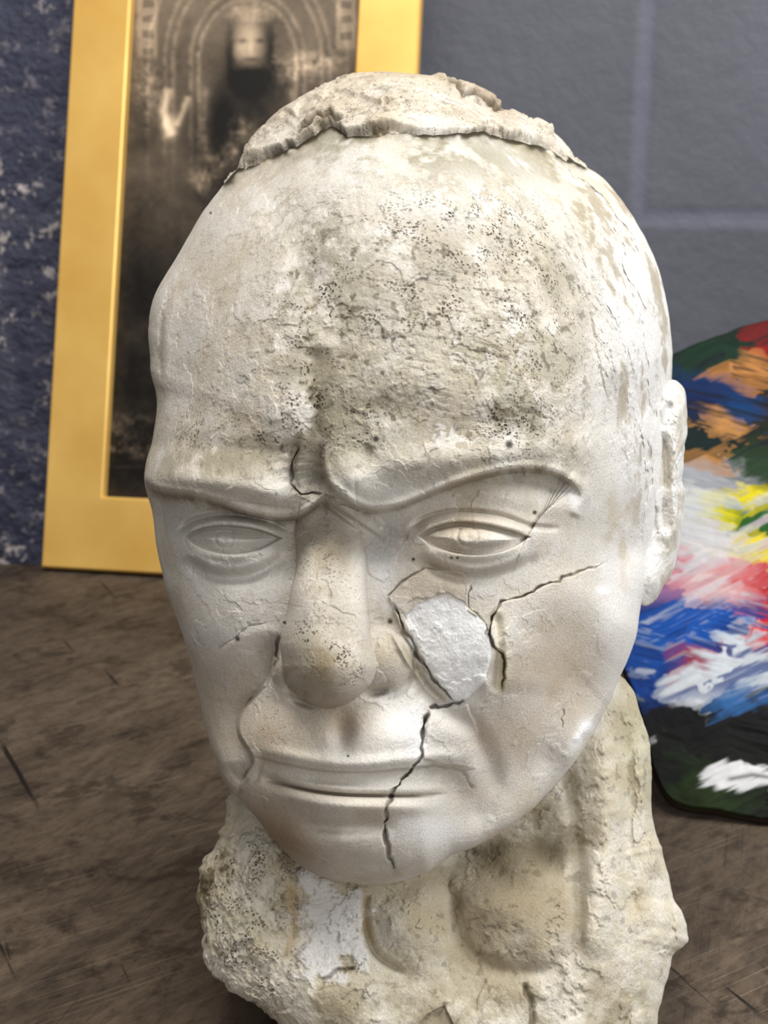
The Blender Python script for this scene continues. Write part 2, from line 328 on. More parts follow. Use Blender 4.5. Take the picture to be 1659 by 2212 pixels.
def paint(U,V,P,n1,n2,n3,sk,fl,rough):
    n=len(U); b=lambda *a,**k: blob(U,V,*a,**k)
    C=np.tile(lin(219,211,197),(n,1))
    C=mixc(C,lin(232,228,221),sstep(-.1,.35,n1+.4*n2)*.6)
    C=mixc(C,lin(198,184,160),sstep(.0,.5,-n1+.3*n2)*.6)
    C=mixc(C,lin(234,231,226),fl*.35)
    nz=fbm(P+5,70,5,.62); nf=fbm(P+11,300,3,.6); nl=fbm(P+15,20,4,.55)
    k=lambda lo,hi: sstep(lo,hi,nz+.35*nf)
    olive=lin(152,145,120); grey=lin(168,159,140); dark=lin(88,78,60)
    fh=np.clip(b(900,670,350,300,0,3)+.8*b(700,850,130,230)+.7*b(480,960,170,90)+.6*b(1150,800,130,230),0,1)
    C=mixc(C,grey,fh*k(-.35,.25)*.8)
    C=mixc(C,olive,(b(900,330,400,60,6)*1.1+b(1130,840,110,190)+b(700,700,110,160)+b(830,880,90,50)*.8+b(480,1000,120,40)+.6*b(640,480,80,60)+b(690,930,60,120)*.7)*k(-.3,.15)*.75)
    C=mixc(C,olive,fh*sstep(0,.3,nl)*.5)
    C=mixc(C,lin(236,231,222),(b(600,450,80,70)+b(950,760,230,130)*.7+b(1010,430,220,60)*.9+b(980,940,120,35)+b(520,640,90,120)*.6+b(1110,680,40,90)*.6)*sstep(0.03,.09,nz+.2*nf)*.8)
    C=mixc(C,dark,fh*sstep(.24,.42,nf+.25*nz)*.45*sstep(420,520,V)*sstep(-.3,.2,nl+.1))
    C=mixc(C,lin(104,92,70),sstep(.25,.5,-sk)*.55)
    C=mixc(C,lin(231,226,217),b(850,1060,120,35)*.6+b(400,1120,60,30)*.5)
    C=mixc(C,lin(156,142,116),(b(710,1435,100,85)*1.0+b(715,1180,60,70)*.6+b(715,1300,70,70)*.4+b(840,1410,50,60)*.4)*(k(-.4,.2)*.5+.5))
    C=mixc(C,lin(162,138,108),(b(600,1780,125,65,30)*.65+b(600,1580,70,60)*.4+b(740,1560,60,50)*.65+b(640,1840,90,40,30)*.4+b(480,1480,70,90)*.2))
    C=mixc(C,lin(200,179,152),(b(1210,1440,110,120)*.6+b(1080,1590,90,60)*.5+b(1000,1130,150,60)*.25+b(500,1480,100,80)*.25))
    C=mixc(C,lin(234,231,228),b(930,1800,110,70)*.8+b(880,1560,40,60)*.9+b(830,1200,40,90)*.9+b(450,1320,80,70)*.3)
    C=mixc(C,lin(232,230,228),sstep(1230,1360,U)*sstep(-.35,.1,n1+.3)*.6)
    C=mixc(C,lin(206,190,162),sstep(1180,1330,U)*sstep(620,380,V)*k(-.2,.2)*.7)
    C=mixc(C,lin(160,146,120),(rough*sstep(.08,.28,-n1+.3*nf)*.6))
    sd=polysd(U,V,WSH,30); C=mixc(C,lin(255,254,252),sstep(-2,3,sd+4*n2))
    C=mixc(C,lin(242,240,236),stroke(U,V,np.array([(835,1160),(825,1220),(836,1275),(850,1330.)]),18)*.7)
    sd=polysd(U,V,SHARD,30); C=mixc(C,lin(208,194,174),sstep(-2,3,sd)*(1-sstep(1286,1310,V+25*n2+.12*(U-900)))*.6)
    C=mixc(C,lin(242,234,210),stroke(U,V,np.array([(1074,1305),(1080,1380),(1090,1440),(1074,1500.)]),15)*.8)
    C=mixc(C,lin(205,190,140),stroke(U,V,np.array([(1090,1410),(1084,1500.)]),7)*.6)
    C=mixc(C,lin(156,144,110),stroke(U,V,np.array([(870,1380),(890,1420),(935,1480),(975,1518.)])+np.array([-6,4]),7)*.6)
    C=mixc(C,lin(254,253,252),(b(1268,1568,18,14)+b(1248,1600,13,24,25)+b(1300,1275,12,8)+b(1240,1080,14,30,-20)*.7+b(905,1600,16,50,5)*.7))
    C=mixc(C,lin(238,235,229),stroke(U,V,CRJ[0][0]+np.array([10,0]),9)*k(-.1,.1)*.6)
    C=mixc(C,lin(132,116,92),stroke(U,V,LB+np.array([0,8]),10)*k(-.4,.1)*.6+stroke(U,V,RB+np.array([0,6]),8)*k(-.3,.2)*.4)  # painted shade: noisy dark line under both brow edges, in the plaster colour
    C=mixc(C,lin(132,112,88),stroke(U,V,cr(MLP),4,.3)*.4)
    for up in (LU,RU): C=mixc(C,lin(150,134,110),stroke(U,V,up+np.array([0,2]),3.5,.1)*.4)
    wv=np.clip(1+1.3*fbm(uv3(U,V),1/18.,2),.3,1.9)
    for p,w,d,kk in CRJ:
        D,S,T=polyd(U,V,p,30); C=mixc(C,lin(44,37,23),np.exp(-(D/(w*.85*wv))**4)*taper(T,.05)*np.clip(kk*(.7+1.1*nz),0,1))
        C=mixc(C,lin(120,108,78),np.exp(-(D/(w*2.6))**2)*kk*.25*sstep(-.2,.3,nz))
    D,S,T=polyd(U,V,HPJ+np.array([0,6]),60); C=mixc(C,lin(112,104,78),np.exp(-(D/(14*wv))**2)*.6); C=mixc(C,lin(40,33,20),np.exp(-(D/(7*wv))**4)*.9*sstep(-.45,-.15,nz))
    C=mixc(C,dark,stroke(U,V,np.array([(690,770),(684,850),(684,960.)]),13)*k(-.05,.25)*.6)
    C=mixc(C,dark,stroke(U,V,np.array([(352,660),(348,770),(352,830.)]),5)*.35)
    for (x,y,r) in [(513,1380,6),(893,1208,4),(988,1205,3),(812,948,7),(1100,960,9),(843,1342,6),(455,460,3),(752,1633,3),(975,1205,3),(1155,1107,5),(615,1345,4)]:
        C=mixc(C,lin(38,32,22),np.exp(-(((U-x)**2+(V-y)**2)/r**2)**2)*.9)
    C=mixc(C,dark,sstep(.34,.48,nf)*.4*np.clip(fh*sstep(400,520,V)+.15+.6*b(710,1400,100,110),0,1))
    pit=np.clip(b(1100,930,60,60)+b(960,480,180,60)+b(700,640,90,60)+b(660,850,60,150)+b(1150,720,110,190)*.8+b(900,660,130,60)+b(1080,560,120,60)*.8+b(780,900,60,60)+b(500,930,140,40)*.8+b(735,1440,45,45)+b(680,1380,50,40)*.8+b(700,1250,60,80)*.5+b(590,1570,40,30)*.6+.05,0,1)
    return C,pit

# ------------------------------------------------------------ materials
def new_mat(name):
    m=bpy.data.materials.new(name); m.use_nodes=True; nt=m.node_tree; nt.nodes.clear()
    o=nt.nodes.new('ShaderNodeOutputMaterial'); p=nt.nodes.new('ShaderNodeBsdfPrincipled'); nt.links.new(p.outputs[0],o.inputs[0])
    return m,nt,p
def N(nt,t,**k):
    n=nt.nodes.new(t)
    for a,b in k.items(): setattr(n,a,b)
    return n
def plaster(name):
    m,nt,p=new_mat(name); L=nt.links.new
    p.inputs['Roughness'].default_value=1.0; p.inputs['Specular IOR Level'].default_value=.04
    tc=N(nt,'ShaderNodeTexCoord'); at=N(nt,'ShaderNodeVertexColor',layer_name='Col'); pa=N(nt,'ShaderNodeAttribute',attribute_name='pit')
    nd=N(nt,'ShaderNodeTexNoise'); nd.inputs['Scale'].default_value=150; nd.inputs['Detail'].default_value=6
    nf=N(nt,'ShaderNodeTexNoise'); nf.inputs['Scale'].default_value=1100; nf.inputs['Detail'].default_value=6; nf.inputs['Roughness'].default_value=.7
    wn=N(nt,'ShaderNodeTexNoise'); wn.inputs['Scale'].default_value=700; wn.inputs['Detail'].default_value=3
    ws=N(nt,'ShaderNodeVectorMath',operation='SCALE'); ws.inputs[3].default_value=.0020; 
    wa=N(nt,'ShaderNodeVectorMath',operation='ADD')
    for x in (nd,nf,wn): L(tc.outputs['Object'],x.inputs['Vector'])
    L(wn.outputs['Color'],ws.inputs[0]); L(ws.outputs[0],wa.inputs[0]); L(tc.outputs['Object'],wa.inputs[1])
    vo=N(nt,'ShaderNodeTexVoronoi',feature='F1'); vo.inputs['Scale'].default_value=760; L(wa.outputs[0],vo.inputs['Vector'])
    r=N(nt,'ShaderNodeMapRange'); L(vo.outputs['Distance'],r.inputs[0]); r.inputs[1].default_value=.42; r.inputs[2].default_value=.22; r.inputs[3].default_value=0; r.inputs[4].default_value=1
    r2=N(nt,'ShaderNodeMapRange'); L(nd.outputs['Fac'],r2.inputs[0]); r2.inputs[1].default_value=.46; r2.inputs[2].default_value=.60
    m1=N(nt,'ShaderNodeMath',operation='MULTIPLY'); L(r.outputs[0],m1.inputs[0]); L(r2.outputs[0],m1.inputs[1])
    m2=N(nt,'ShaderNodeMath',operation='MULTIPLY'); L(m1.outputs[0],m2.inputs[0]); L(pa.outputs['Fac'],m2.inputs[1])
    mx=N(nt,'ShaderNodeMix',data_type='RGBA'); L(m2.outputs[0],mx.inputs[0]); L(at.outputs['Color'],mx.inputs[6]); mx.inputs[7].default_value=(.075,.06,.038,1)
    hs=N(nt,'ShaderNodeMapRange'); L(nf.outputs['Fac'],hs.inputs[0]); hs.inputs[1].default_value=.3; hs.inputs[2].default_value=.7; hs.inputs[3].default_value=.84; hs.inputs[4].default_value=1.1
    mv=N(nt,'ShaderNodeVectorMath',operation='SCALE'); L(mx.outputs[2],mv.inputs[0]); L(hs.outputs[0],mv.inputs[3])
    L(mv.outputs[0],p.inputs['Base Color'])
    b1=N(nt,'ShaderNodeBump'); b1.inputs['Strength'].default_value=.7; b1.inputs['Distance'].default_value=.0009; L(nf.outputs['Fac'],b1.inputs['Height'])
    iv=N(nt,'ShaderNodeMath',operation='SUBTRACT'); iv.inputs[0].default_value=1; L(m2.outputs[0],iv.inputs[1])
    b2=N(nt,'ShaderNodeBump'); b2.inputs['Strength'].default_value=.8; b2.inputs['Distance'].default_value=.0010; L(iv.outputs[0],b2.inputs['Height']); L(b1.outputs[0],b2.inputs['Normal'])
    L(b2.outputs[0],p.inputs['Normal'])
    return m
PL=plaster("weathered_plaster")

HPOLY=np.vstack([HPJ,[(1330,40),(420,40)]])
OUTh=OUTn.copy(); ang=np.arctan2(OUTn[:,1]-1000,OUTn[:,0]-850)
tophw=np.exp(-((ang+np.pi/2)/.55)**6)
OUTh[:,:2]=cen+(OUTn[:,:2]-cen)*(1-.028*tophw[:,None])
hd=Relief(OUTh,(850,1000),.47,.085,.13,CT,1900,560,60)
P0=unproj(hd.U,hd.V,hd.base_d)
Hh,n1,n2,n3,sk,fl,rough=sculpt(hd.U,hd.V,P0)
edge=np.clip((1-hd.S)/.04,0,1)**.5
d=hd.base_d-np.where(hd.front,Hh*edge,-.0015*n1-.001*n2)
P=unproj(hd.U,hd.V,d)
head=mesh_from("head",P,hd.quads,hd.tris)
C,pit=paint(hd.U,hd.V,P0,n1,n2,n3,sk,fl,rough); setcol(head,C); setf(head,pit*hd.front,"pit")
head.data.materials.append(PL)

# hair crust: flat broken slab following the skull normal
hr=Relief(OUTh,(850,1000),.47,.085,.13,CT,1700,480,60)
U,V=hr.U,hr.V
sd=polysd(U,V,HPOLY,400); sd=np.where(sd<-1e5,-500,sd)
keep=sd>-14
P0=unproj(U,V,hr.base_d); a1=fbm(P0,50,5,.58); a2=fbm(P0+4,120,3,.5); a3=fbm(P0+14,22,3,.5)
tmp=mesh_from("tmp",P0,hr.quads,hr.tris); nr=np.empty(len(P0)*3,np.float32); tmp.data.vertices.foreach_get("normal",nr); nr=nr.reshape(-1,3)
if (nr[0]@np.array([0,-1,0]))<0: nr=-nr
bpy.data.objects.remove(tmp)
endt=sstep(490,600,U)*sstep(1270,1080,U)
ed=3+14*(1-endt)
s2=sd+2*a2*endt
st=lambda p,w,tp=.12: stroke(U,V,p,w,tp)
CK=jag([(955,192),(990,215),(1040,232),(1100,258)],12,3,6); FO=jag([(640,300),(668,280),(690,262),(720,258),(748,274)],10,2,8)
Hr=(.0028+.0022*endt*(.8+.6*a3))*sstep(-1,1,s2/ed)-.0016+.0004*a1+.0002*a2
L1=jag([(560,320),(620,275),(660,250),(730,216),(800,224),(900,240),(1000,262),(1100,285)],14,4,2)
Hr+=-.0015*ledge(U,V,L1,3,44)
Hr+=-.0018*st(FO,4)+.0010*ledge(U,V,FO[::-1],4,30)
PT=jag([(900,150),(925,188),(985,222),(1040,240),(1110,252),(1165,290),(1230,300),(1180,200),(1000,120)],14,3,3)
Hr+=.0018*sstep(-2,4,polysd(U,V,PT,60))
Hr+=-.0030*st(CK,4)
tn=a1*1.2+.5*a3; Hr+=.0007*sstep(.10,.115,tn)+.0006*sstep(-.10,-.085,tn)+.0005*sstep(.28,.295,tn)
P=P0+nr*Hr[:,None]
q=hr.quads[keep[hr.quads].all(1)]
used=np.unique(q); remap=-np.ones(len(P),int); remap[used]=np.arange(len(used))
hair=mesh_from("hair",P[used],remap[q])
a2b=fbm(P0+40,200,4,.6)
C=np.tile(lin(214,204,187),(len(U),1)); C=mixc(C,lin(190,171,142),sstep(-.1,.4,a1)*.45); C=mixc(C,lin(232,226,214),sstep(0,.4,-a1+.4*a2b)*.7)
C=mixc(C,lin(160,136,104),blob(U,V,1060,225,90,35,25)*.6+blob(U,V,870,170,90,18)*.5)
C=mixc(C,lin(74,62,42),sstep(5,-3,s2)*.85*endt*sstep(-.4,.1,a3+a2b)+st(CK,5)*.8+st(FO,5)*.75)
C=mixc(C,lin(84,70,48),(sstep(.02,0,np.abs(tn-.10))+sstep(.02,0,np.abs(tn+.09)))*.35)
C=mixc(C,lin(96,82,58),sstep(.25,.4,a2b)*.4)
setcol(hair,C[used]); setf(hair,np.full(len(used),.35),"pit"); hair.data.materials.append(PL)

# ear
EO=cr([(1440,828,.505),(1472,832,.512),(1486,890,.515),(1480,960,.515),(1475,1030,.513),(1481,1090,.512),(1470,1170,.508),(1450,1240,.503),(1418,1292,.497),(1388,1308,.49),(1366,1270,.487),(1358,1180,.487),(1364,1080,.49),(1374,980,.495),(1395,900,.50)],6,True)
nv=fbm(uv3(EO[:,0],EO[:,1]),1/26.,4,.55); EO[:,0]+=6*nv; EO[:,1]+=4*nv
er=Relief(EO,(1428,1060),.502,.013,.014,None,620,150,30)
U,V=er.U,er.V; P0=unproj(U,V,er.base_d); a1=fbm(P0,80,5,.55); a2=fbm(P0+2,300,3)
He=.004*stroke(U,V,cr([(1410,920),(1434,866),(1462,872),(1468,940),(1460,1040),(1466,1110),(1448,1190)]),13)
He+=-.005*stroke(U,V,cr([(1425,930),(1438,990),(1436,1080),(1440,1160)]),12)+.003*stroke(U,V,cr([(1415,960),(1420,1040),(1418,1110)]),9)
He+=-.003*blob(U,V,1412,1140,14,45)+.004*blob(U,V,1415,1250,26,34)
He+=.0018*a1+.0007*a2+.0005*sstep(.05,.08,a1)
P=unproj(U,V,er.base_d-np.where(er.front,He*np.clip((1-er.S)/.12,0,1)**.5,0))
ear=mesh_from("ear",P,er.quads,er.tris)
C=np.tile(lin(228,225,219),(len(U),1)); C=mixc(C,lin(180,166,140),sstep(-.05,.3,-a1+.4*a2)*.5); setcol(ear,C); setf(ear,np.full(len(U),.12),"pit"); ear.data.materials.append(PL)

# neck
NO=cr([(560,1560,.49),(505,1690,.485),(478,1790,.48),(448,1850,.478),(428,1880,.476),(425,1960,.474),(440,2010,.472),(442,2075,.470),(470,2110,.468),(505,2145,.466),(560,2180,.464),(600,2215,.462),(640,2300,.458),(720,2400,.452),(900,2440,.452),(1150,2440,.46),(1380,2400,.475),(1420,2300,.485),(1418,2212,.488),(1440,2120,.49),(1458,2060,.492),(1488,2032,.495),(1478,1985,.495),(1452,1930,.495),(1436,1850,.497),(1412,1775,.50),(1408,1700,.50),(1404,1620,.50),(1385,1545,.50),(1348,1470,.50),(1250,1420,.50),(1000,1400,.50),(700,1430,.50)],8,True)
nv=fbm(uv3(NO[:,0],NO[:,1]),1/24.,4,.6); nc=np.array([950,1930.]); NO[:,:2]=nc+(NO[:,:2]-nc)*(1+(.012+.018*(NO[:,0]<700))[:,None]*nv[:,None])
NC=[(850,1800,.48),(1100,1750,.485),(1250,1650,.480),(1340,1750,.478),(1300,1950,.468),(1400,1950,.480),(1250,2100,.458),(1060,1900,.476),(950,2020,.466),(870,2000,.460),(720,2050,.455),(700,1930,.463),(560,1850,.463),(500,1950,.460),(560,2050,.450),(700,2150,.444),(850,2170,.450),(1000,2180,.454),(1150,2200,.454),(1350,2200,.470),(900,2350,.442),(1150,2350,.45)]
nk=Relief(NO,(950,1930),.49,.03,.09,NC,1300,330,40)
U,V=nk.U,nk.V; P0=unproj(U,V,nk.base_d); a1=fbm(P0,40,5,.55); a2=fbm(P0+3,140,5,.62); a3=fbm(P0+6,24,3,.5)
Uw_=U+46*a3+20*a1; Vw_=V+38*a3-18*a1
st=lambda p,w,tp=.12: stroke(U,V,p,w,tp); b=lambda *a,**k: blob(U,V,*a,**k)
sm=np.clip(b(900,2000,110,120,0,4)+b(1110,1960,150,140,0,4),0,1)
Hn=(1-.25*sm)*(.0022*a1+.0010*a2+.0007*sstep(.08,.12,a1+.3*a2))
Hn+=.008*np.clip(1-np.hypot((Uw_-895)/115,(Vw_-2000)/118)**2,0,1)**1.4
Hn+=.0085*np.clip(1-np.hypot((Uw_-1110)/145,(Vw_-1965)/140)**2,0,1)**1.4
Hn+=-.003*st(cr([(796,1915),(788,1980),(812,2060),(880,2105)]),8)-.002*st(cr([(985,1900),(980,1980),(1010,2050),(1080,2095),(1180,2095),(1235,2030)]),14)
Hn+=-.009*b(1010,1850,80,40)-.007*b(1190,1840,50,40)-.004*b(1090,1900,60,30,20)
Hn+=.005*st(cr([(1300,1560),(1315,1780),(1300,1900),(1275,2080)]),36)+.004*st(cr([(1385,1600),(1400,1750),(1425,1900)]),20)
Hn+=-.003*st(cr([(1345,1560),(1355,1700),(1352,1850),(1370,2000)]),18)-.004*st(cr([(1225,1650),(1245,1800),(1250,1960),(1240,2080)]),16)
ru=sstep(680,560,U)*sstep(1780,1850,V); Hn+=ru*(.006*a1+.004*a2+.003*np.abs(a2))
WP=jag([(640,1880),(700,1900),(780,1925),(800,1975),(790,2010),(825,2065),(770,2085),(730,2110),(690,2090),(640,2100),(650,2040),(625,1990),(636,1930)],12,5,3); wpn=polysd(U,V,WP,60)+45*a2+50*a1
Hn+=.0010*sstep(-4,14,wpn)*(1-.5*sm)
Hn+=-.002*st(jag([(690,2118),(720,2100),(770,2092)],12,3,3),4)-.004*st(jag([(1130,2120),(1150,2170),(1145,2230)],12,3,4),6)
Hn+=.0035*ledge(U,V,jag([(560,2190),(700,2130),(800,2120),(950,2150),(1050,2200)],15,6,8),8,90)
P=unproj(U,V,nk.base_d-np.where(nk.front,Hn*np.clip((1-nk.S)/.05,0,1)**.5,-.003*a1))
P[:,2]=np.maximum(P[:,2],0.0)
neck=mesh_from("neck",P,nk.quads,nk.tris)
C=np.tile(lin(210,201,180),(len(U),1)); nz=fbm(P0+8,60,5,.6); nf=fbm(P0+9,300,3,.6)
C=mixc(C,lin(180,165,136),sstep(-.1,.35,nz)*.6); C=mixc(C,lin(230,224,212),sstep(0,.35,-nz+.3*nf)*.6)
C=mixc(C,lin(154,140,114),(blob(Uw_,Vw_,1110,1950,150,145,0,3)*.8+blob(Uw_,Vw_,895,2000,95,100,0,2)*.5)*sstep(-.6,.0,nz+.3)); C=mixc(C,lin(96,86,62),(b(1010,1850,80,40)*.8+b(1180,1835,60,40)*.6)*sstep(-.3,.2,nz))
C=mixc(C,lin(230,227,224),sstep(-3,14,wpn)*.75*sstep(-.35,.0,nz+.2)*(1-.5*sm))
C=mixc(C,lin(190,160,110),st(cr([(622,1900),(636,2000),(612,2080)]),12)*.6+st(cr([(794,1900),(788,1980),(810,2050)]),8)*.5)
C=mixc(C,lin(92,82,54),ru*sstep(.1,.3,nz+.4*nf)*.75)
C=mixc(C,lin(160,158,120),b(520,2000,70,60)*.35+b(1380,1600,40,120)*.4)
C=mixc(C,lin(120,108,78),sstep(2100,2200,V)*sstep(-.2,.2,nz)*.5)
C=mixc(C,lin(70,60,42),st(jag([(690,2118),(720,2100),(770,2092)],12,3,3),4)*.5)
C=mixc(C,lin(74,64,44),sstep(.3,.46,nf)*.35)
setcol(neck,C); setf(neck,np.clip(ru*.8+.12,0,1),"pit"); neck.data.materials.append(PL)

root=bpy.data.objects.new("plaster_head_sculpture",None); bpy.context.collection.objects.link(root); root.location=(0.02,.46,0)
bpy.context.view_layer.update()
for o in (head,hair,ear,neck):
    o.parent=root; o.matrix_parent_inverse=root.matrix_world.inverted()
root["label"]="cracked weathered white plaster head of a frowning man on wooden table"; root["category"]="sculpture"
hair["label"]="rough peeling plaster hair crust with crumbled edge"
neck["label"]="ragged broken plaster neck with mossy stains"

# ============================================================ SETTING
import bmesh
def boxmesh(name,x0,x1,y0,y1,z0,z1,bev=0.0):
    bm=bmesh.new(); bmesh.ops.create_cube(bm,size=1)
    for v in bm.verts:
        v.co=Vector(((x0+x1)/2+v.co.x*(x1-x0),(y0+y1)/2+v.co.y*(y1-y0),(z0+z1)/2+v.co.z*(z1-z0)))
    if bev: bmesh.ops.bevel(bm,geom=bm.edges[:],offset=bev,segments=2,affect='EDGES')
    me=bpy.data.meshes.new(name); bm.to_mesh(me); bm.free()
    o=bpy.data.objects.new(name,me); bpy.context.collection.objects.link(o); return o
WY=1.30
wall=boxmesh("wall_back",-2.0,2.0,WY,WY+.1,-.75,1.9); wall["kind"]="structure"
m,nt,p=new_mat("painted_block_wall"); L=nt.links.new
tc=N(nt,'ShaderNodeTexCoord'); sx=N(nt,'ShaderNodeSeparateXYZ'); L(tc.outputs['Object'],sx.inputs[0])
ax=N(nt,'ShaderNodeMath',operation='ADD'); ax.inputs[1].default_value=-.266+.225+4.5; L(sx.outputs[0],ax.inputs[0])
az=N(nt,'ShaderNodeMath',operation='ADD'); az.inputs[1].default_value=-.312+2.25; L(sx.outputs[2],az.inputs[0])
cb=N(nt,'ShaderNodeCombineXYZ'); L(ax.outputs[0],cb.inputs[0]); L(az.outputs[0],cb.inputs[1])
br=N(nt,'ShaderNodeTexBrick'); L(cb.outputs[0],br.inputs['Vector']); br.inputs['Scale'].default_value=1; br.inputs['Brick Width'].default_value=.45; br.inputs['Row Height'].default_value=.225; br.inputs['Mortar Size'].default_value=.014; br.inputs['Mortar Smooth'].default_value=.9
nz=N(nt,'ShaderNodeTexNoise'); nz.inputs['Scale'].default_value=45; nz.inputs['Detail'].default_value=6; nz.inputs['Roughness'].default_value=.6; L(tc.outputs['Object'],nz.inputs['Vector'])
nz2=N(nt,'ShaderNodeTexNoise'); nz2.inputs['Scale'].default_value=9; nz2.inputs['Detail'].default_value=4; L(tc.outputs['Object'],nz2.inputs['Vector'])
nz3=N(nt,'ShaderNodeTexNoise'); nz3.inputs['Scale'].default_value=75; nz3.inputs['Detail'].default_value=6; nz3.inputs['Roughness'].default_value=.68; L(tc.outputs['Object'],nz3.inputs['Vector'])
cr1=N(nt,'ShaderNodeMapRange'); L(sx.outputs[0],cr1.inputs[0]); cr1.inputs[1].default_value=-.15; cr1.inputs[2].default_value=-.30
base=N(nt,'ShaderNodeMix',data_type='RGBA'); L(nz2.outputs['Fac'],base.inputs[0]); base.inputs[6].default_value=(*lin(74,75,84),1); base.inputs[7].default_value=(*lin(92,93,102),1)
blu=N(nt,'ShaderNodeMix',data_type='RGBA'); L(cr1.outputs[0],blu.inputs[0]); L(base.outputs[2],blu.inputs[6]); blu.inputs[7].default_value=(*lin(72,75,98),1)
mo=N(nt,'ShaderNodeMix',data_type='RGBA'); ml=N(nt,'ShaderNodeMath',operation='MULTIPLY'); ml.inputs[1].default_value=.45; L(br.outputs['Fac'],ml.inputs[0]); L(ml.outputs[0],mo.inputs[0]); L(blu.outputs[2],mo.inputs[6]); mo.inputs[7].default_value=(*lin(106,108,126),1)
sp1=N(nt,'ShaderNodeMapRange'); L(nz3.outputs['Fac'],sp1.inputs[0]); sp1.inputs[1].default_value=.570; sp1.inputs[2].default_value=.60
cl=N(nt,'ShaderNodeMapRange'); L(nz2.outputs['Fac'],cl.inputs[0]); cl.inputs[1].default_value=.44; cl.inputs[2].default_value=.58; cl.inputs[3].default_value=.2
sp2=N(nt,'ShaderNodeMath',operation='MULTIPLY'); L(sp1.outputs[0],sp2.inputs[0]); L(cr1.outputs[0],sp2.inputs[1])
sp3=N(nt,'ShaderNodeMath',operation='MULTIPLY'); L(sp2.outputs[0],sp3.inputs[0]); L(cl.outputs[0],sp3.inputs[1])
wh=N(nt,'ShaderNodeMix',data_type='RGBA'); L(sp3.outputs[0],wh.inputs[0]); L(mo.outputs[2],wh.inputs[6]); wh.inputs[7].default_value=(*lin(226,216,214),1)
L(wh.outputs[2],p.inputs['Base Color']); p.inputs['Roughness'].default_value=.5
jl=N(nt,'ShaderNodeMapRange'); L(cr1.outputs[0],jl.inputs[0]); jl.inputs[3].default_value=-.10; jl.inputs[4].default_value=-.06
hm=N(nt,'ShaderNodeMath',operation='MULTIPLY'); L(br.outputs['Fac'],hm.inputs[0]); L(jl.outputs[0],hm.inputs[1])
lum=N(nt,'ShaderNodeMapRange'); L(cr1.outputs[0],lum.inputs[0]); lum.inputs[3].default_value=.18; lum.inputs[4].default_value=1.6
h2=N(nt,'ShaderNodeMath',operation='MULTIPLY'); L(nz.outputs['Fac'],h2.inputs[0]); L(lum.outputs[0],h2.inputs[1])
ad=N(nt,'ShaderNodeMath',operation='ADD'); L(hm.outputs[0],ad.inputs[0]); L(h2.outputs[0],ad.inputs[1])
bp=N(nt,'ShaderNodeBump'); bp.inputs['Strength'].default_value=.8; bp.inputs['Distance'].default_value=.012; L(ad.outputs[0],bp.inputs['Height']); L(bp.outputs[0],p.inputs['Normal'])
wall.data.materials.append(m)
floor=boxmesh("floor",-2,2,-1.5,WY,-.80,-.75); floor["kind"]="structure"
m,nt,p=new_mat("concrete_floor"); n=N(nt,'ShaderNodeTexNoise'); n.inputs['Scale'].default_value=12
r=N(nt,'ShaderNodeValToRGB'); r.color_ramp.elements[0].color=(.06,.06,.06,1); r.color_ramp.elements[1].color=(.14,.13,.12,1); nt.links.new(n.outputs['Fac'],r.inputs[0]); nt.links.new(r.outputs[0],p.inputs['Base Color']); floor.data.materials.append(m)

# table
tbl=bpy.data.objects.new("wooden_table",None); bpy.context.collection.objects.link(tbl); tbl.location=(0,.5,-.75)
tbl["label"]="old dark brown scuffed wooden worktable"; tbl["category"]="table"
TE=1.082
top=boxmesh("table_top",-1.1,1.1,-.15,TE,-.045,0,.003)
legs=[]
for x in (-1.0,.92):
    for y in (-.08,TE-.14):
        legs.append(boxmesh("leg",x,x+.08,y,y+.08,-.75,-.045,.003))
ap=[boxmesh("apron",-.92,.92,y,y+.025,-.14,-.045) for y in (-.05,TE-.11)]
m,nt,p=new_mat("aged_wood"); L=nt.links.new
tc=N(nt,'ShaderNodeTexCoord')
def noise(scale,det,rough,vec,dist=0):
    n=N(nt,'ShaderNodeTexNoise'); n.inputs['Scale'].default_value=scale; n.inputs['Detail'].default_value=det; n.inputs['Roughness'].default_value=rough; n.inputs['Distortion'].default_value=dist; L(vec,n.inputs['Vector']); return n
def mapping(rot,sc):
    mp=N(nt,'ShaderNodeMapping'); mp.vector_type='TEXTURE'; mp.inputs['Rotation'].default_value=(0,0,math.radians(rot)); mp.inputs['Scale'].default_value=sc; L(tc.outputs['Object'],mp.inputs[0]); return mp.outputs[0]
def ramp(src,p0,c0,p1,c1):
    r=N(nt,'ShaderNodeValToRGB'); e=r.color_ramp.elements; e[0].position=p0; e[0].color=(*c0,1); e[1].position=p1; e[1].color=(*c1,1); L(src,r.inputs[0]); return r.outputs[0]
def mixn(a,b,f,mode='MIX'):
    x=N(nt,'ShaderNodeMix',data_type='RGBA',blend_type=mode)
    if isinstance(f,float): x.inputs[0].default_value=f
    else: L(f,x.inputs[0])
    L(a,x.inputs[6])
    if isinstance(b,tuple): x.inputs[7].default_value=b
    else: L(b,x.inputs[7])
    return x.outputs[2]
gv=mapping(52,(.22,.06,.2)); g=noise(2.0,12,.72,gv,.8)
base=ramp(g.outputs['Fac'],.32,lin(62,53,45),.70,lin(106,94,80))
g2=noise(26,8,.72,tc.outputs['Object'],.3); spots=ramp(g2.outputs['Fac'],.40,(.30,.27,.24),.47,(1,1,1))
c1=mixn(base,spots,.7,'MULTIPLY')
g4=noise(110,6,.75,mapping(52,(1.4,.8,1))); c1=mixn(c1,ramp(g4.outputs['Fac'],.38,(.55,.52,.48),.55,(1.14,1.1,1.06)),.75,'MULTIPLY')
